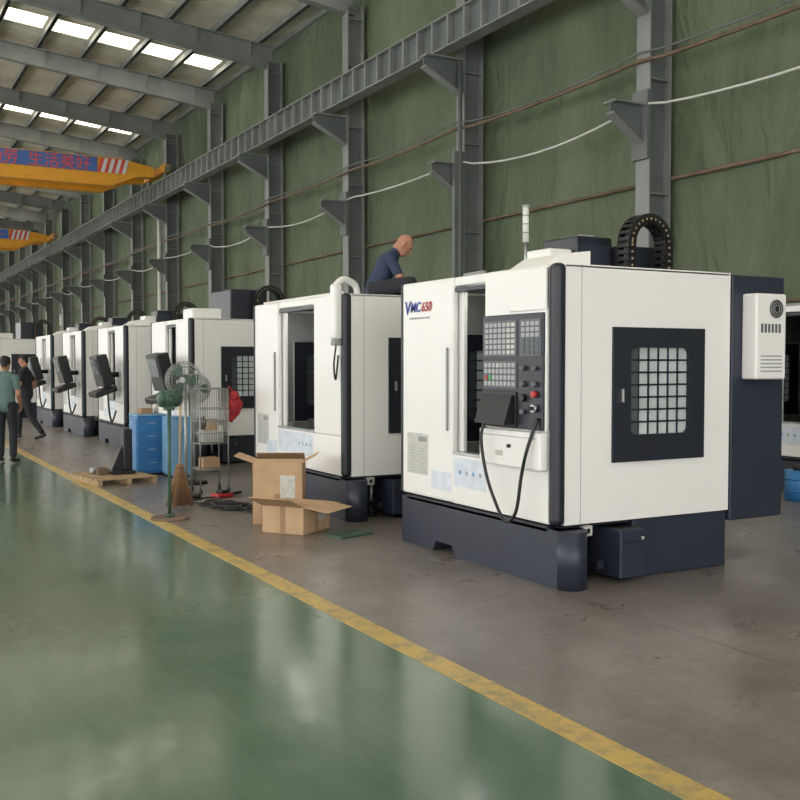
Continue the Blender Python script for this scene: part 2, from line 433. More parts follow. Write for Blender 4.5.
# ------------------------------------------------------------------ machining centre
def window_unit(g,yo,yi,x0,x1,z0,z1,paneK='pane'):
    a,b=min(yo,yi),max(yo,yi)
    ix0,ix1,iz0,iz1=x0+0.17,x1-0.16,z0+0.20,z1-0.15
    g.box(x0,ix0,a,b,z0,z1,'navy2'); g.box(ix1,x1,a,b,z0,z1,'navy2'); g.box(ix0,ix1,a,b,z0,iz0,'navy2'); g.box(ix0,ix1,a,b,iz1,z1,'navy2')
    m=(a+b)/2
    for cx,cz,sx,sz in((ix0,iz0,1,1),(ix1,iz0,-1,1),(ix0,iz1,1,-1),(ix1,iz1,-1,-1)):
        r=0.05; pl=[(cx,cz)]+[(cx+sx*(r-r*math.sin(t)),cz+sz*(r-r*math.cos(t))) for t in [i*math.pi/10 for i in range(6)]]
        g.prism(pl,'y',a+0.004,b-0.004,'navy2')
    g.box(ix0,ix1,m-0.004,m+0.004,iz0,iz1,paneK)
    n=6
    for i in range(1,n): 
        x=ix0+(ix1-ix0)*i/n; g.box(x-0.007,x+0.007,m-0.012,m+0.012,iz0,iz1,'navy2')
    for i in range(1,7):
        z=iz0+(iz1-iz0)*i/7; g.box(ix0,ix1,m-0.012,m+0.012,z-0.007,z+0.007,'navy2')
    g.box(ix0,ix0+0.095,m-0.011,m+0.011,iz0,iz1,'paned')

def machine(loc,W=2.25,ctrl='panel',top='full',cab=True,label=False,open_w=None,rotz=0,lit=False):
    e=empty('cnc_milling_machine',loc,rotz); D=1.72
    g=G()
    n0=W*0.60; n1=n0+0.36
    p=[(-0.02,0.0),(n0,0.0),(n0+0.05,0.09),(n1-0.05,0.09),(n1,0.0),(W,0.0),(W,0.42),(-0.02,0.42)]
    g.prism(p,'x',0.0,0.24,'navy')
    g.cyl((0.12,-0.02,0),(0.12,-0.02,0.42),0.12,'navy',seg=32)
    g.box(0.0,0.03,0.1,W-0.1,0.40,0.44,'navy2')
    g.box(0.24,0.70,0.30,W-0.1,0.02,0.42,'navy2')
    g.box(0.74,1.72,0.02,W-0.03,0.0,0.44,'navy',0.012)
    g.box(0.1,1.70,0.06,W-0.06,0.42,0.47,'navy2')
    for x,y in((0.3,0.2),(0.42,0.22)): 
        g.cyl((x,y,0),(x,y,0.03),0.06,'black'); g.cyl((x,y,0.03),(x,y,0.42),0.02,'steel')
    g.box(0.27,0.36,0.02,0.12,0.35,0.43,'plate',0.01); g.cyl((0.315,0.018,0.39),(0.315,0.022,0.39),0.02,'black')
    g.box(0.40,0.46,0.02,0.3,0.10,0.16,'navy2'); 
    g.box(0.50,0.74,-0.12,0.24,0.04,0.40,'navy',0.01); g.box(0.53,0.71,-0.128,-0.12,0.30,0.31,'navy2')
    g.cyl((0.71,-0.12,0.33),(0.71,-0.13,0.33),0.012,'plate')
    g.box(0.52,0.72,-0.105,0.22,0.396,0.403,'black')
    g.obj('base',e)
    g=G()
    T=2.33; Z0=0.45
    dy=W-0.86 if open_w is None else open_w
    py1=0.875 if ctrl=='panel' else 0.76
    g.box(0,0.06,dy,W,Z0,T,'white',0.02)
    g.box(0.07,0.11,dy-0.06,W-0.08,Z0+0.35,T-0.06,'white',0.01)
    g.box(-0.022,0,dy+0.06,dy+0.08,1.05,1.75,'inner',0.008)
    g.box(0.02,0.10,0.7,dy,T-0.075,T,'white',0.01)
    g.box(0.02,0.12,0.7,dy,T-0.12,T-0.085,'navy2')
    g.box(0,0.06,0.09,dy,Z0,0.86,'white',0.012)
    g.box(0.0,0.09,py1-0.02,dy,0.86,0.885,'steel')
    g.box(0,0.06,0.09,py1,0.862,T,'white',0.012)
    g.box(0.06,0.09,py1-0.06,py1,0.88,T-0.08,'navy2')
    g.box(-0.012,0.09,-0.012,0.088,Z0,T+0.005,'navy2',0.04,seg=4)
    g.box(-0.012,0.05,W-0.02,W+0.012,Z0,T,'navy2',0.012)
    wx0,wx1,wz0,wz1=0.51,1.43,0.885,1.885
    for (a,b) in((0.0,0.05),(W-0.05,W)):
        g.box(0.08,wx0,a,b,Z0,T,'white'); g.box(wx1,D,a,b,Z0,T,'white'); g.box(wx0,wx1,a,b,Z0,wz0,'white'); g.box(wx0,wx1,a,b,wz1,T,'white')
    g.box(0.222,0.226,-0.002,0.0,Z0,T,'inner')
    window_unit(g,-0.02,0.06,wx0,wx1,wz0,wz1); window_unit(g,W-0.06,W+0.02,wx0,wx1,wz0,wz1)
    g.box(0.575,0.595,-0.05,-0.02,1.33,1.43,'steel',0.004)
    g.box(D-0.05,D,0.05,W-0.05,Z0,T,'white')
    g.box(0.06,D,0.0,W,T-0.03,T,'white',0.01)
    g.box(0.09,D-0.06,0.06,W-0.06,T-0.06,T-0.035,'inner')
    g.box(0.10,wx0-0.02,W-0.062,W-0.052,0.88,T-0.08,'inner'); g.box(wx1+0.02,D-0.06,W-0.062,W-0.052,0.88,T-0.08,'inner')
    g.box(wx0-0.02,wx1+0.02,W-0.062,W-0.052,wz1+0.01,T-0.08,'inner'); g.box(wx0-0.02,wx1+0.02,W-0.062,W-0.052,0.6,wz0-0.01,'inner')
    g.obj('enclosure',e)
    g=G()
    g.box(0.08,1.62,0.06,W-0.06,0.50,0.60,'innerd'); g.prism([(0.1,0.6),(1.6,0.6),(1.6,0.90),(1.2,0.84)],'y',0.07,W-0.07,'innerd')
    g.box(1.56,1.64,0.06,W-0.06,0.9,2.25,'innerd')
    g.box(0.5,0.95,0.4,W-0.5,0.84,0.94,'steel',0.005); g.box(0.55,0.9,0.6,W-0.75,0.6,0.84,'inner')
    c=W*0.42; g.box(1.0,1.56,c-0.2,c+0.2,1.55,2.22,'inner',0.03); g.box(0.86,1.0,c-0.1,c+0.1,1.6,2.1,'inner',0.02); g.cyl((0.93,c,1.6),(0.93,c,1.35),0.08,'steel',0.05)
    g.obj('work_chamber',e)
    if lit:
        g=G(); g.box(0.22,0.27,0.95,W-0.3,2.235,2.255,'led'); g.box(0.19,0.29,0.93,W-0.28,2.255,2.268,'steel'); g.obj('work_lamp',e)  # added glowing strip and housing, put in to brighten the dark chamber
    if ctrl=='panel':
        g=G(); y0,y1=0.085,0.87; X=-0.03
        g.box(X,0.01,y0,y1,1.12,T-0.01,'white',0.012)
        g.box(X-0.012,0.004,y0+0.0,y0+0.44,2.0,T-0.02,'white',0.01)
        g.box(X-0.05,0.0,y0+0.0,y1,0.84,1.115,'white',0.015)
        g.box(X-0.02,X+0.02,y0+0.01,y1,1.13,1.985,'navy2',0.008)
        f=X-0.022
        def yy(px): return y1-(px-487)/(548-487)*(y1-y0)
        def zz(py): return 1.985-(py-313)/(430-313)*0.855
        def pb(px0,px1,py0,py1,k,th=0.006,bev=0): 
            g.box(f-th,f+0.004,yy(px1),yy(px0),zz(py1),zz(py0),k,bev)
        pb(489,523,319,356,'keyd',0.004)
        for r in range(6):
            for c_ in range(7):
                px=491+c_*4.5; py=321.5+r*5.7
                pb(px,px+3.2,py,py+4.0,'key' if (c_<5) else 'plate',0.009)
        pb(526,546,319,356,'keyd',0.004)
        for r in range(6):
            for c_ in range(4):
                px=528+c_*4.4; py=321.5+r*5.7; pb(px,px+3.1,py,py+4.0,'key' if r<3 else 'keyd',0.009)
        pb(489,523,361,389,'keyd',0.004)
        for r in range(4):
            for c_ in range(8):
                px=490.5+c_*4; py=363+r*6.4; k='key'
                if r==2 and c_==1: k='green'
                if r==2 and c_==0: k='red'
                if r==0 and c_==3: k='plate'
                pb(px,px+2.9,py,py+4.4,k,0.009)
        pb(488,523,392,429,'black',0.012,0.004)
        g.prism([(f-0.10,1.16),(f-0.01,1.16),(f-0.01,1.38),(f-0.03,1.38)],'y',yy(521),yy(490),'black')
        for px,py,k,rr in((530,368,'keyd',0.020),(541,368,'keyd',0.016),(530,384,'keyd',0.02),(541,384,'keyd',0.02),(530,398,'black',0.028),(541,394,'red',0.024),(541,408,'steel',0.03),(530,412,'keyd',0.02)):
            g.cyl((f,yy(px),zz(py)),(f-0.03,yy(px),zz(py)),rr,k)
        g.cyl((f,yy(541),zz(408)),(f-0.07,yy(541),zz(408)),0.014,'black')
        g.cyl((X-0.05,yy(519),1.0),(X-0.07,yy(519),1.0),0.015,'black')
        g.box(X-0.054,X-0.045,yy(512),yy(505),0.92,0.96,'plate')
        g.box(X-0.054,X-0.045,y0+0.05,y1-0.05,1.07,1.075,'inner')
        f2=X-0.09
        pts=smoothpts([(f2-0.01,0.70,1.20),(f2-0.04,0.72,1.05),(f2-0.02,0.69,0.8),(f2,0.61,0.60),(f2,0.46,0.44),(f2,0.32,0.52),(f2,0.25,0.8),(f2,0.18,1.0),(f2+0.06,0.14,1.22)])
        g.tube(pts,0.013,'black')
        g.obj('control_panel',e)
    elif ctrl=='arm':
        g=G()
        g.tube(smoothpts([(0.25,0.2,T),(0.2,0.16,T+0.10),(0.05,0.12,T+0.15),(-0.05,0.1,T+0.08)]),0.035,'white')
        g.box(-0.10,0.0,0.03,0.15,1.86,T+0.10,'white',0.03)
        g.box(-0.09,-0.01,0.04,0.14,1.80,1.86,'inner',0.01)
        g.tube(smoothpts([(-0.05,0.09,1.8),(-0.07,0.1,1.6),(-0.04,0.12,1.45),(-0.02,0.1,1.7)]),0.01,'black')
        g.obj('control_arm',e)
    else:
        g=G()
        mx=Matrix.Rotation(R(-14),3,'Y')
        c=(-0.30,0.5,1.40)
        g.box(-0.40,-0.2,0.16,0.84,1.18,1.78,'black',0.02,rot=(c,mx))
        g.box(-0.415,-0.40,0.24,0.76,1.42,1.72,'paned',0.0,rot=(c,mx))
        g.box(-0.62,-0.2,0.16,0.84,1.04,1.14,'black',0.02,rot=(c,Matrix.Rotation(R(-20),3,'Y')))
        g.cyl((-0.2,0.5,1.4),(0.0,0.5,1.4),0.05,'black')
        g.tube(smoothpts([(-0.25,0.3,1.1),(-0.22,0.32,0.7),(-0.15,0.4,0.5),(-0.05,0.5,0.7)]),0.018,'black')
        g.obj('control_panel',e)
    g=G()
    g.box(-0.003,0.001,W-0.46,W-0.10,0.64,1.0,'plate'); g.box(-0.005,-0.001,W-0.44,W-0.30,0.93,0.975,'inner')
    for q in range(10):
        g.box(-0.0045,-0.001,W-0.44,W-0.30,0.66+q*0.026,0.667+q*0.026,'key'); g.box(-0.0045,-0.001,W-0.27,W-0.13,0.66+q*0.026,0.667+q*0.026,'key')
    g.box(-0.004,0.001,py1+0.02,dy-0.03,0.60,0.84,'film')
    g.box(-0.004,0.001,dy+0.02,dy+0.34,0.54,0.70,'film')
    for q in range(4): g.cyl((-0.003,py1+0.09+q*0.1,0.72),(-0.006,py1+0.09+q*0.1,0.72),0.02,'bluecab2' if q%2 else 'key',seg=12)
    g.obj('stickers',e)
    if label:
        text('V','nameplate_letter_v',0.17,'blue',e,(-0.006,W-0.05,2.05),(R(90),0,R(-90)),shear=0.15)
        text('MC','nameplate_letters',0.12,'blue',e,(-0.006,W-0.155,2.07),(R(90),0,R(-90)),shear=0.25)
        text('650','nameplate_numbers',0.115,'red',e,(-0.006,W-0.345,2.07),(R(90),0,R(-90)),shear=0.25)
        g=G()
        for q in range(8): g.box(-0.004,0,W-0.17-q*0.045,W-0.14-q*0.045,2.005,2.022,'inner')
        g.obj('nameplate_subtitle',e)
    def chain(cx,cy,cz,rr,w,foot,ext=0.0):
        g=G(); pts=[]
        n=13
        path=[(cx-rr,foot)]
        z=foot
        while z<cz-0.04: z+=0.055; path.append((cx-rr,z))
        for i in range(n+1):
            a=math.pi-math.pi*i/n; path.append((cx+rr*math.cos(a),cz+rr*math.sin(a)))
        z=cz
        while z>foot+0.05: z-=0.055; path.append((cx+rr,z))
        for i in range(len(path)-1):
            (xa,za),(xb,zb)=path[i],path[i+1]
            mx_,mz=(xa+xb)/2,(za+zb)/2; L=math.hypot(xb-xa,zb-za); an=math.atan2(zb-za,xb-xa)
            rot=((mx_,cy,mz),Matrix.Rotation(-an,3,'Y'))
            for s in(-1,1):
                g.box(mx_-L*0.56,mx_+L*0.56,cy+s*w/2-0.008,cy+s*w/2+0.008,mz-0.042,mz+0.042,'black',0.0,rot=rot)
                g.cyl((mx_,cy+s*(w/2+0.007),mz),(mx_,cy+s*(w/2+0.010),mz),0.009,'wood',seg=8)
            g.box(mx_-L*0.3,mx_+L*0.3,cy-w/2,cy+w/2,mz+0.03,mz+0.04,'black',0.0,rot=rot)
            g.box(mx_-L*0.3,mx_+L*0.3,cy-w/2,cy+w/2,mz-0.04,mz-0.03,'black',0.0,rot=rot)
        g.tube([(x,cy,z) for x,z in path],0.022,'navy2')
        g.obj('cable_chain',e)
    if top in('full','dark'):
        g=G()
        g.box(0.86,1.24,0.85,1.30,T,2.67,'navy2',0.015); g.box(1.25,1.66,0.75,1.36,T,2.60,'navy2',0.01)
        g.box(0.9,1.2,0.845,0.852,T+0.06,2.60,'navy'); g.box(0.95,1.1,0.9,1.2,2.67,2.69,'inner',0.01)
        g.box(0.62,0.86,0.9,1.25,T,2.56,'white',0.02)
        g.obj('column_cover',e)
        g=G()
        g.prism([(0.12,T),(0.60,T),(0.60,T+0.15),(0.3,T+0.11)],'y',0.36,0.80,'white')
        g.tube([(0.12,1.1,T+0.02),(0.12,dy,T+0.02)],0.02,'inner')
        g.obj('roof_hatch',e)
        chain(1.36,0.58,2.60,0.20,0.12,T)
        if top=='full':
            g=G(); g.cyl((0.42,0.95,T),(0.42,0.95,2.60),0.012,'steel'); g.cyl((0.42,0.95,2.60),(0.42,0.95,2.88),0.026,'cablew')
            g.cyl((0.42,0.95,2.88),(0.42,0.95,2.895),0.03,'key'); 
            for z in(2.67,2.74,2.81): g.cyl((0.42,0.95,z),(0.42,0.95,z+0.006),0.028,'keyd')
            g.box(0.37,0.47,0.91,0.99,T,T+0.05,'key',0.01)
            g.obj('signal_lamp',e)
    elif top=='low':
        # flat chain lying on the roof
        g=G()
        for q in range(9):
            x=1.25+q*0.045; zc=T+0.05+0.05*math.sin(q/8*math.pi)
            for s in(-1,1): g.box(x-0.024,x+0.024,0.55+s*0.06-0.008,0.55+s*0.06+0.008,zc-0.04,zc+0.04,'black')
            g.box(x-0.012,x+0.012,0.49,0.61,zc+0.03,zc+0.04,'black'); g.box(x-0.012,x+0.012,0.49,0.61,zc-0.04,zc-0.03,'black')
        g.box(1.2,1.27,0.47,0.63,T,T+0.06,'navy2'); g.box(1.59,1.66,0.47,0.63,T,T+0.06,'navy2')
        g.obj('cable_chain',e)
        g=G(); g.tube([(0.1,0.25,T+0.02),(0.1,W-0.1,T+0.02)],0.02,'white'); g.obj('roof_rail',e)
    elif top=='white':
        g=G(); g.box(0.1,0.6,0.2,0.7,T,2.5,'white',0.03); g.box(0.85,1.5,0.5,1.5,T,2.85,'navy2',0.02); g.obj('column_cover',e); chain(1.45,0.3,2.65,0.22,0.12,T)
    if cab:
        g=G()
        g.box(D+0.02,D+0.62,0.0,1.1,0.36,2.32,'navy',0.012); g.box(D+0.62,D+0.72,0.25,1.3,0.42,2.30,'navy2',0.01)
        g.box(D,D+0.08,0.1,1.0,0.5,2.2,'navy2')
        g.box(D+0.1,D+0.5,0.7,1.05,0.0,0.38,'navy2')
        x0,x1=D+0.13,D+0.47
        g.box(x0,x1,-0.15,0.0,1.49,2.17,'white',0.015)
        g.cyl(((x0+x1)/2+0.05,-0.15,2.05),((x0+x1)/2+0.05,-0.158,2.05),0.075,'black',seg=24)
        for rr in(0.03,0.05,0.07): g.torus(((x0+x1)/2+0.05,-0.16,2.05),(0,1,0),rr,0.003,'key',24,5)
        for q in range(6): g.box(x0+0.05+q*0.04,x0+0.07+q*0.04,-0.156,-0.149,1.86,1.93,'keyd')
        for q in range(5): g.box(x0+0.05,x1-0.05,-0.153,-0.149,1.55+q*0.03,1.56+q*0.03,'inner')
        g.obj('electrical_cabinet',e)
    return e
machine((4.42,5.68,0),2.25,'panel','full',True,True,lit=True)
machine((4.45,9.2,0),2.55,'arm','low',False,open_w=1.80,lit=True)
machine((4.75,15.4,0),2.25,'black','white',True)
machine((4.6,19.0,0),2.25,'black','dark',True)
machine((4.55,22.6,0),2.25,'black','dark',True)
machine((4.55,26.4,0),2.25,'black','full',True)
machine((3.75,31.2,0),2.25,'arm','white',False)
machine((10.3,7.4,0),2.25,'panel','full',False)

# ------------------------------------------------------------------ cartons
def carton(name,loc,sx,sy,h,rz_,flaps,parent=None,closed=False):
    g=G(); t=0.006
    g.box(-sx/2,sx/2,-sy/2,sy/2,0,t,'cardi')
    g.box(-sx/2,-sx/2+t,-sy/2,sy/2,0,h,'card'); g.box(sx/2-t,sx/2,-sy/2,sy/2,0,h,'card')
    g.box(-sx/2,sx/2,-sy/2,-sy/2+t,0,h,'card'); g.box(-sx/2,sx/2,sy/2-t,sy/2,0,h,'card')
    for side,ang,ln in flaps:
        a=R(ang)
        if side in('-x','+x'):
            s=-1 if side=='-x' else 1
            p0=(s*sx/2,h); p1=(s*sx/2+s*ln*math.cos(a),h+ln*math.sin(a))
            n=(-math.sin(a)*s*t,math.cos(a)*t)
            g.prism([p0,p1,(p1[0]+n[0],p1[1]+n[1]),(p0[0]+n[0],p0[1]+n[1])],'y',-sy/2+0.003,sy/2-0.003,'card')
        else:
            s=-1 if side=='-y' else 1
            p0=(s*sy/2,h); p1=(s*sy/2+s*ln*math.cos(a),h+ln*math.sin(a)); n=(-math.sin(a)*s*t,math.cos(a)*t)
            g.prism([p0,p1,(p1[0]+n[0],p1[1]+n[1]),(p0[0]+n[0],p0[1]+n[1])],'x',-sx/2+0.003,sx/2-0.003,'card')
    g.box(sx*0.05,sx*0.35,-sy/2-0.001,-sy/2,h*0.4,h*0.8,'plate'); g.box(-sx/2-0.001,-sx/2,-0.03,0.03,0,h,'cardi'); g.box(-0.03,0.03,-sy/2-0.001,-sy/2,0,h*0.5,'cardi')
    return g.obj(name,parent,loc,rz_)
carton('cardboard_box',(3.80,8.93,0),0.50,0.46,0.26,R(36),[('-y',-8,0.26),('-x',22,0.28),('+x',-10,0.24),('+y',3,0.06)])
carton('cardboard_box',(3.86,9.50,0.0),0.50,0.42,0.62,R(-28),[('-x',20,0.20),('+x',28,0.16),('+y',150,0.16),('-y',168,0.14)])

# ------------------------------------------------------------------ pedestal stand with motor
e=empty('pedestal_grinder',(2.92,10.2,0))
g=G(); g.cyl((0,0,0),(0,0,0.025),0.20,'rust',0.19,seg=32); g.cyl((0,0,0.025),(0,0,0.06),0.05,'mgreen'); g.cyl((0,0,0.05),(0,0,1.18),0.018,'mgreen'); g.obj('stand',e)
g=G(); g.box(-0.05,0.05,-0.05,0.05,1.13,1.18,'mgreen',0.01); g.cyl((-0.09,-0.03,1.25),(0.10,0.03,1.25),0.085,'mgreen',seg=24); g.ball((-0.09,-0.03,1.25),0.085,'mgreen',0.5); g.ball((0.10,0.03,1.25),0.085,'mgreen',0.6)
for q in range(5): g.torus((-0.06+q*0.035,-0.02+q*0.011,1.25),(0.95,0.3,0),0.087,0.004,'mgreen',24,5)
g.box(-0.04,0.04,-0.1,-0.05,1.28,1.34,'mgreen',0.01)
g.obj('motor',e)

def fan(loc,z,Rr,rotz,name='pedestal_fan'):
    e=empty(name,loc,rotz)
    g=G()
    for yo,rr in((-0.07,0.75),(-0.05,0.9),(0,1.0),(0.05,0.9),(0.07,0.7)): g.torus((0,yo,z),(0,1,0),Rr*rr,0.005,'wire',36,5)
    for q in range(28):
        a=2*math.pi*q/28
        for s in(-1,1):
            pts=[(Rr*r_*math.cos(a),s*d,z+Rr*r_*math.sin(a)) for r_,d in((0.12,0.095),(0.5,0.088),(0.8,0.065),(1.0,0.0))]
            g.tube(pts,0.0025,'wire',4)
    g.cyl((0,-0.1,z),(0,-0.09,z),Rr*0.16,'wire')
    g.obj('cage',e)
    g=G()
    for q in range(3):
        a0=2*math.pi*q/3; rgs=[]
        for i in range(5):
            r_=Rr*(0.12+0.75*i/4); w=0.2+0.12*math.sin(i/4*math.pi)
            rgs.append([Vector((r_*math.cos(a0+t_*w*1.6),-0.02+t_*0.04+th,z+r_*math.sin(a0+t_*w*1.6))) for t_,th in((-1,0),(1,0),(1,0.004),(-1,0.004))])
        g.rings(rgs,'mgreen',smooth=False)
    g.cyl((0,-0.04,z),(0,0.04,z),0.035,'mgreen'); g.cyl((0,0.09,z),(0,0.25,z),0.06,'mgreen')
    g.obj('blades',e)
    g=G(); g.cyl((0,0.15,0.03),(0,0.15,z-0.04),0.018,'wire'); g.cyl((0,0.15,0),(0,0.15,0.04),0.18,'black',0.16,seg=28); g.obj('stand',e)
fan((3.50,11.6,0),1.42,0.215,R(-25)); fan((4.05,12.9,0),1.28,0.20,R(-10))
# wire basket cart with red bag
e=empty('wire_basket_cart',(3.98,12.1,0))
g=G()
for x in(-0.18,0.18):
    for y in(-0.18,0.18): g.cyl((x,y,0.06),(x,y,1.30),0.009,'wire',seg=6); g.cyl((x-0.012,y,0.035),(x+0.012,y,0.035),0.035,'black')
for z in(0.3,0.62,0.75,0.9,1.05,1.3):
    for a,b in(((-0.18,-0.18),(0.18,-0.18)),((0.18,-0.18),(0.18,0.18)),((0.18,0.18),(-0.18,0.18)),((-0.18,0.18),(-0.18,-0.18))): g.cyl((*a,z),(*b,z),0.006,'wire',seg=6)
for z in(0.3,0.62):
    for q in range(9): 
        t=-0.18+0.36*q/8; g.cyl((-0.18,t,z),(0.18,t,z),0.004,'wire',seg=5); g.cyl((t,-0.18,z),(t,0.18,z),0.004,'wire',seg=5)
for q in range(13):
    t=-0.18+0.36*q/12
    for y in(-0.18,0.18): g.cyl((t,y,0.62),(t,y,1.30),0.0035,'wire',seg=5); g.cyl((y,t,0.62),(y,t,1.30),0.0035,'wire',seg=5)
g.box(-0.12,0.1,-0.1,0.1,0.31,0.44,'cardi',0.01); g.box(-0.14,0.10,-0.13,0.08,0.63,0.78,'plate',0.02); g.box(-0.05,0.08,-0.08,0.05,0.78,0.9,'card',0.015)
g.cyl((0.12,-0.08,0.63),(0.12,-0.08,0.84),0.03,'cablew'); g.ball((-0.08,0.06,0.86),0.08,'innerd',wob=0.4)
g.obj('frame',e)
g=G(); g.ball((0.27,-0.14,1.10),0.14,'redbag',0.55,1.25,1.0,24,16,0.35); g.ball((0.26,-0.04,0.98),0.11,'redbag',0.6,1.1,0.9,24,16,0.4); g.ball((0.25,-0.22,1.20),0.08,'redbag',0.6,1.0,0.9,24,16,0.4)
g.tube(smoothpts([(0.25,-0.22,1.2),(0.21,-0.18,1.31),(0.21,-0.10,1.31),(0.26,-0.06,1.18)]),0.009,'redbag',6); g.obj('red_bag',e)
# broom
e=empty('straw_broom',(3.22,10.85,0),R(10))
g=G(); g.cyl((0,0,0.4),(0.06,0.08,1.25),0.013,'wood',seg=8)
random.seed(3)
for q in range(140):
    a=random.random()*6.28; r0=random.random()**0.5; 
    g.tube([(0.03*r0*math.cos(a),0.03*r0*math.sin(a),0.50),(0.08*r0*math.cos(a),0.05*r0*math.sin(a),0.34),(0.17*r0*math.cos(a),0.08*r0*math.sin(a),0.02+0.05*random.random())],0.006,'straw',4)
g.torus((0,0,0.46),(0,0,1),0.04,0.008,'rust',12,5); g.torus((0,0,0.38),(0,0,1),0.06,0.006,'rust',12,5)
g.obj('broom_head',e)
def cabinet(name,loc,w,d,h,k,rz_):
    g=G(); g.box(-w/2,w/2,-d/2,d/2,0.03,h,k,0.01); g.box(-w/2+0.02,w/2-0.02,-d/2+0.02,d/2-0.02,0,0.03,'black')
    n=4
    for i in range(n):
        z=0.07+i*(h-0.1)/n; g.box(-w/2-0.012,-w/2,-d/2+0.03,d/2-0.03,z,z+(h-0.1)/n-0.02,k,0.005); g.box(-w/2-0.03,-w/2-0.012,-0.06,0.06,z+0.12,z+0.135,'steel')
        g.box(-w/2+0.03,w/2-0.03,-d/2-0.008,-d/2,z,z+(h-0.1)/n-0.02,k,0.004); g.box(-0.06,0.06,-d/2-0.02,-d/2-0.008,z+0.11,z+0.122,'steel')
    g.box(-w/2-0.01,w/2+0.01,-d/2-0.01,d/2+0.01,h,h+0.02,'bluecab2',0.004)
    if w>0.35:
        g.box(-0.12,0.05,-0.1,0.1,h+0.02,h+0.10,'cardi',0.005); g.cyl((0.12,0,h+0.02),(0.12,0,h+0.16),0.03,'plate')
    g.obj(name,None,loc,rz_)
cabinet('tool_cabinet',(3.85,14.55,0),0.42,0.45,0.86,'bluecab',0); cabinet('tool_cabinet',(4.12,14.02,0),0.3,0.4,0.84,'bluecab2',0)
# pallet with black bracket
e=empty('wooden_pallet',(3.2,13.9,0),R(8))
g=G()
for q in range(6): g.box(-0.42,0.42,-0.5+q*0.18,-0.38+q*0.18,0.07,0.09,'wood')
for x in(-0.4,0,0.36): g.box(x,x+0.06,-0.5,0.52,0.0,0.07,'wood')
g.obj('slats',e)
e=empty('machine_bracket',(3.28,13.95,0.09))
g=G(); g.box(-0.12,0.2,-0.15,0.15,0,0.05,'black',0.01); g.box(0.05,0.17,-0.1,0.1,0.05,0.62,'black',0.015); g.prism([(-0.1,0.05),(0.05,0.05),(0.05,0.4)],'y',-0.02,0.02,'black'); g.box(-0.3,-0.16,-0.12,0.05,0,0.10,'rust',0.02); g.box(-0.34,-0.2,0.12,0.25,0,0.08,'steel',0.02)
g.obj('bracket',e)
# floor cables
g=G(); random.seed(11)
for q in range(11):
    cx,cy=3.78+random.uniform(-.16,.2),10.75+random.uniform(-.5,.35); rr=random.uniform(0.08,0.18)
    pts=[(cx+rr*(1+0.3*math.sin(3*a+q))*math.cos(a),cy+rr*1.4*(1+0.25*math.cos(2*a+q))*math.sin(a),0.014+0.012*(q%3)) for a in [i*0.4 for i in range(int(10+q*1.5))]]
    g.tube(pts,0.012,'black',6)
g.obj('power_cables')
g=G(); g.box(-0.12,0.12,-0.08,0.08,0,0.05,'red',0.015); g.box(-0.05,0.05,-0.06,0.06,0.05,0.09,'black',0.01); g.cyl((0.12,0,0.03),(0.3,0.02,0.03),0.02,'black'); g.obj('power_tool',None,(3.95,11.55,0.0),R(20))
g=G(); g.box(-0.2,0.2,-0.12,0.12,0,0.02,'mgreen',0.005); g.obj('rubber_mat',None,(4.12,8.42,0),R(15))
g=G(); g.cyl((0,0,0),(0,0,0.36),0.15,'bluecab',seg=28); g.torus((0,0,0.12),(0,0,1),0.152,0.01,'bluecab'); g.torus((0,0,0.26),(0,0,1),0.152,0.01,'bluecab'); g.cyl((0,0,0.36),(0,0,0.42),0.06,'black'); g.obj('blue_drum',None,(9.80,8.0,0))

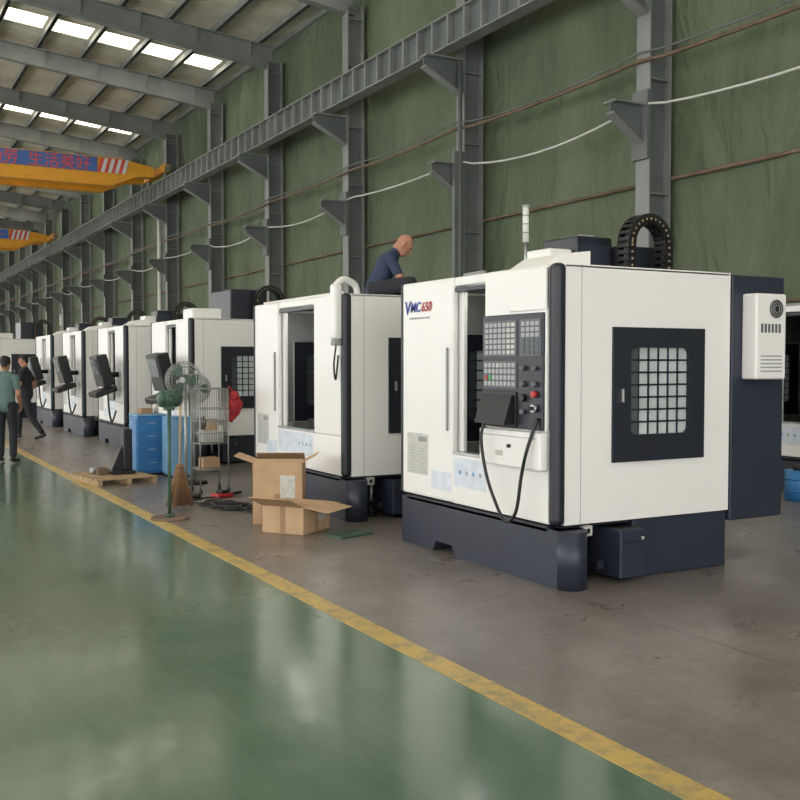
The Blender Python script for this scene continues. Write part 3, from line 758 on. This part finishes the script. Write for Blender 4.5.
# ------------------------------------------------------------------ people
def human(name,loc,rotz,segs,voxel=0.0065,scale=1.0):
    g=bmesh.new(); info=[]
    for s_ in segs:
        p0,p1,r0,r1,k=s_[:5]; flat=s_[5] if len(s_)>5 else 1.0; lat=Vector(s_[6]) if len(s_)>6 and s_[6] is not None else Vector((0,1,0))
        p0=Vector(p0);p1=Vector(p1); ax=p1-p0; L=ax.length
        if L<1e-5: ax=Vector((0,0,1)); p1=p0+ax*1e-4; L=1e-4
        ax=ax.normalized()
        if abs(ax.dot(lat.normalized()))>0.95: lat=ax.orthogonal()
        dd=ax.cross(lat).normalized(); ll=dd.cross(ax).normalized()
        rg=[]; n=18
        for a in(-80,-55,-30,-8):
            r=r0*math.cos(R(a)); c=p0+ax*(r0*math.sin(R(a))*min(1,flat+0.15)); rg.append((c,r))
        for a in(8,30,55,80):
            r=r1*math.cos(R(a)); c=p1+ax*(r1*math.sin(R(a))*min(1,flat+0.15)); rg.append((c,r))
        vs=[[g.verts.new(c+ll*(r*math.cos(2*math.pi*j/n))+dd*(r*flat*math.sin(2*math.pi*j/n))) for j in range(n)] for c,r in rg]
        for a in range(len(vs)-1):
            for j in range(n): g.faces.new([vs[a][j],vs[a][(j+1)%n],vs[a+1][(j+1)%n],vs[a+1][j]])
        g.faces.new(vs[0][::-1]); g.faces.new(vs[-1])
        info.append((p0,p1,r0,r1,k,flat,dd))
    bmesh.ops.recalc_face_normals(g,faces=g.faces[:])
    me=bpy.data.meshes.new(name+'_raw'); g.to_mesh(me); g.free()
    o=bpy.data.objects.new(name,me); COL.objects.link(o)
    md=o.modifiers.new('r','REMESH'); md.mode='VOXEL'; md.voxel_size=voxel
    dg=bpy.context.evaluated_depsgraph_get(); dg.update()
    me2=bpy.data.meshes.new_from_object(o.evaluated_get(dg)); o.modifiers.clear(); o.data=me2; me2.name=name
    bm=bmesh.new(); bm.from_mesh(me2)
    for _ in range(3): bmesh.ops.smooth_vert(bm,verts=bm.verts[:],factor=0.5,use_axis_x=True,use_axis_y=True,use_axis_z=True)
    bm.to_mesh(me2); bm.free()
    n=len(me2.polygons); C=np.zeros(n*3); me2.polygons.foreach_get('center',C); C=C.reshape(-1,3)
    best=np.full(n,1e9); mi=np.zeros(n,dtype=np.int32); ks=[]
    for (p0,p1,r0,r1,k,flat,dd) in info:
        if k not in ks: ks.append(k)
        a=np.array(p0);b=np.array(p1);d=b-a; t=np.clip(((C-a)@d)/(d@d),0,1)
        q=a+t[:,None]*d; off=C-q; dn=np.array(dd); comp=off@dn
        off=off+np.outer(comp*(1/flat-1),dn)
        dist=(np.linalg.norm(off,axis=1)-(r0+(r1-r0)*t))*(0.5+0.5*flat)
        m=dist<best; best[m]=dist[m]; mi[m]=ks.index(k)
    me2.materials.clear()
    for k in ks: me2.materials.append(M[k])
    me2.polygons.foreach_set('material_index',mi); me2.polygons.foreach_set('use_smooth',np.ones(n,dtype=bool)); me2.update()
    o.location=loc; o.rotation_euler=(0,0,rotz); o.scale=(scale,)*3
    return o
def head_segs(c,face,up,hair=True):
    c=Vector(c); f=Vector(face).normalized(); u=Vector(up); u=(u-f*u.dot(f)).normalized(); l=u.cross(f).normalized()
    P=lambda a,b,d: c+f*a+l*b+u*d
    S=[]
    S.append((P(-0.012,0,0.035),P(0.0,0,0.02),0.088,0.086,'skin',0.88,tuple(f)))
    S.append((P(0.01,0,0.0),P(0.035,0,-0.07),0.074,0.045,'skin',0.95,tuple(l)))
    S.append((P(-0.03,0,0.0),P(-0.045,0,-0.06),0.070,0.052,'skin',0.95,tuple(l)))
    S.append((P(0.035,-0.018,-0.08),P(0.035,0.018,-0.08),0.034,0.034,'skin'))
    S.append((P(0.080,0,0.015),P(0.097,0,-0.018),0.010,0.014,'skin'))
    S.append((P(0.070,-0.016,-0.052),P(0.070,0.016,-0.052),0.009,0.009,'lip'))
    S.append((P(0.068,-0.035,0.036),P(0.068,0.035,0.036),0.013,0.013,'skin'))
    for s in(-1,1):
        S.append((P(0.076,s*0.030,0.012),P(0.077,s*0.033,0.012),0.008,0.008,'eye'))
        S.append((P(0.074,s*0.022,0.036),P(0.069,s*0.044,0.036),0.008,0.006,'hair' if hair else 'skin'))
        S.append((P(-0.005,s*0.080,0.022),P(-0.008,s*0.078,-0.02),0.020,0.014,'skin',0.6,tuple(f)))
    if hair:
        S.append((P(-0.025,0,0.048),P(-0.01,0,0.052),0.092,0.086,'hair',0.9,tuple(f)))
        S.append((P(-0.045,0,0.03),P(-0.055,0,-0.03),0.078,0.055,'hair',0.9,tuple(l)))
        S.append((P(0.025,-0.03,0.078),P(0.025,0.03,0.078),0.04,0.04,'hair'))
    return S
def hand_segs(w,d,nrm,thumb,curl=25):
    w=Vector(w);d=Vector(d).normalized();n=Vector(nrm);n=(n-d*n.dot(d)).normalized();t=d.cross(n).normalized()
    if t.dot(Vector(thumb))<0: t=-t
    S=[(w,w+d*0.085,0.030,0.042,'skin',0.38,tuple(t))]
    for off,ln in((0.033,0.072),(0.011,0.082),(-0.012,0.076),(-0.034,0.058)):
        p=w+d*0.092+t*off; a=0; 
        for i,fr in enumerate((0.45,0.32,0.23)):
            a+=R(curl); q=p+(d*math.cos(a)+n*math.sin(a))*ln*fr; S.append((p,q,0.0095-0.001*i,0.0085-0.001*i,'skin')); p=q
    p=w+d*0.025+t*0.03; q=p+(d*0.7+t*0.6+n*0.25).normalized()*0.04; r_=q+(d*0.9+t*0.2+n*0.4).normalized()*0.032
    S+=[(p,q,0.013,0.011,'skin'),(q,r_,0.011,0.009,'skin')]
    return S
def arm(sh,el,wr,top,sleeve=0.62,handdir=None,nrm=(0,0,-1),thumb=(1,0,0),curl=25):
    sh=Vector(sh);el=Vector(el);wr=Vector(wr); m=sh.lerp(el,sleeve)
    S=[(sh,m,0.056,0.054,top),(sh.lerp(el,0.3),el,0.045,0.037,'skin'),(el,el.lerp(wr,0.35),0.037,0.039,'skin'),(el.lerp(wr,0.35),wr,0.039,0.026,'skin')]
    hd=(wr-el) if handdir is None else Vector(handdir)
    return S+hand_segs(wr,hd,nrm,thumb,curl)
def leg(hip,kn,an,toe,tr='trous'):
    hip=Vector(hip);kn=Vector(kn);an=Vector(an);toe=Vector(toe)
    cu=an.lerp(kn,0.12)
    return [(hip,kn,0.094,0.066,tr),(kn,kn.lerp(an,0.35),0.066,0.066,tr),(kn.lerp(an,0.35),cu,0.066,0.058,tr),(cu,an,0.045,0.042,'shoe'),
            (an+Vector((0,0,-0.035)),toe,0.047,0.036,'shoe',0.85,(0,1,0)),(an+(an-toe)*0.22+Vector((0,0,-0.045)),an,0.036,0.038,'shoe')]
def torso(P,C,N,H,top,tr='trous',ysh=0.17):
    P=Vector(P);C=Vector(C);N=Vector(N);H=Vector(H); Y=Vector((0,1,0))
    W=P.lerp(C,0.45)
    S=[(P-Y*0.06+Vector((0,0,-0.01)),P+Y*0.06+Vector((0,0,-0.01)),0.112,0.112,tr),
       (P+(C-P)*0.02,W,0.164,0.152,top,0.76),(W,C,0.152,0.170,top,0.72),(C,C.lerp(N,0.55),0.170,0.140,top,0.66),
       (N.lerp(C,0.30)-Y*ysh*0.80,N.lerp(C,0.30)+Y*ysh*0.80,0.058,0.058,top),
       (N.lerp(C,0.12)-Y*0.08,N.lerp(C,0.12)+Y*0.08,0.060,0.060,top),
       (N.lerp(C,0.15),N+(H-N)*0.08,0.066,0.060,top),(N,N.lerp(H,0.7),0.054,0.054,'skin')]
    return S
# man on machine roof, seated and leaning forward over the work
S=torso((0,0,0.13),(0.10,0,0.36),(0.175,0,0.485),(0.28,0,0.575),'tnavy')
S+=head_segs((0.29,0,0.575),(0.80,0,-0.60),(0.6,0,0.8),hair=False)
S+=arm((0.155,-0.17,0.41),(0.26,-0.24,0.19),(0.47,-0.16,0.15),'tnavy',handdir=(1,0.2,-0.3),nrm=(0,0,-1),thumb=(0,1,0.2))
S+=arm((0.155,0.17,0.41),(0.28,0.23,0.20),(0.49,0.12,0.15),'tnavy',handdir=(1,-0.2,-0.3),nrm=(0,0,-1),thumb=(0,-1,0.2))
S+=leg((0.02,-0.10,0.11),(0.36,-0.33,0.16),(0.34,0.02,0.09),(0.42,0.18,0.05)); S+=leg((0.02,0.10,0.11),(0.38,0.34,0.17),(0.20,0.08,0.09),(0.26,-0.06,0.05))
human('man_seated',(5.33,10.16,2.34),R(-29),S,scale=1.07)
# standing man, teal shirt
S=torso((0,0,0.97),(0.01,0,1.27),(-0.01,0,1.47),(0.02,0,1.63),'tteal')
S+=head_segs((0.02,0,1.635),(1,0,-0.08),(0,0,1))
S+=arm((0,-0.175,1.405),(-0.06,-0.23,1.13),(0.12,-0.20,0.95),'tteal',0.62,nrm=(0,1,0),thumb=(1,0,0.3))
S+=arm((0,0.175,1.405),(-0.06,0.23,1.13),(0.10,0.22,0.93),'tteal',0.62,nrm=(0,-1,0),thumb=(1,0,0.3))
S+=leg((0,-0.09,0.92),(0.02,-0.11,0.50),(-0.02,-0.12,0.095),(0.14,-0.14,0.034)); S+=leg((0,0.09,0.92),(0.06,0.11,0.50),(0.06,0.12,0.095),(0.22,0.15,0.034))
human('man_standing',(2.26,17.25,0),R(60),S,scale=0.985)
# walking man, black shirt
S=torso((0,0,0.96),(0.02,0,1.27),(0.03,0,1.47),(0.07,0,1.63),'tblack')
S+=head_segs((0.07,0,1.635),(1,0,-0.15),(0,0,1))
S+=arm((0.03,-0.175,1.405),(-0.10,-0.23,1.15),(0.05,-0.24,0.94),'tblack',nrm=(0,1,0),thumb=(1,0,0))
S+=arm((0.03,0.175,1.405),(0.06,0.24,1.14),(0.26,0.20,1.02),'tblack',nrm=(0,-1,0),thumb=(0,0,1))
S+=leg((0,-0.09,0.91),(0.20,-0.10,0.52),(0.22,-0.11,0.095),(0.38,-0.12,0.034)); S+=leg((0,0.09,0.91),(-0.10,0.10,0.50),(-0.36,0.11,0.12),(-0.22,0.12,0.034))
human('man_walking',(3.36,22.4,0),R(152),S,scale=1.02)

# ------------------------------------------------------------------ world + camera
w=bpy.data.worlds.new('World'); scene.world=w; w.use_nodes=True
bg=w.node_tree.nodes['Background']; bg.inputs[0].default_value=(1.0,0.992,0.975,1); bg.inputs[1].default_value=4.05
cam=bpy.data.cameras.new('Camera'); co=bpy.data.objects.new('Camera',cam); COL.objects.link(co)
co.location=(0,0,1.62); co.rotation_euler=(R(90-2.12),0,R(-29)); cam.lens=45; cam.sensor_width=36; cam.clip_end=400
scene.camera=co
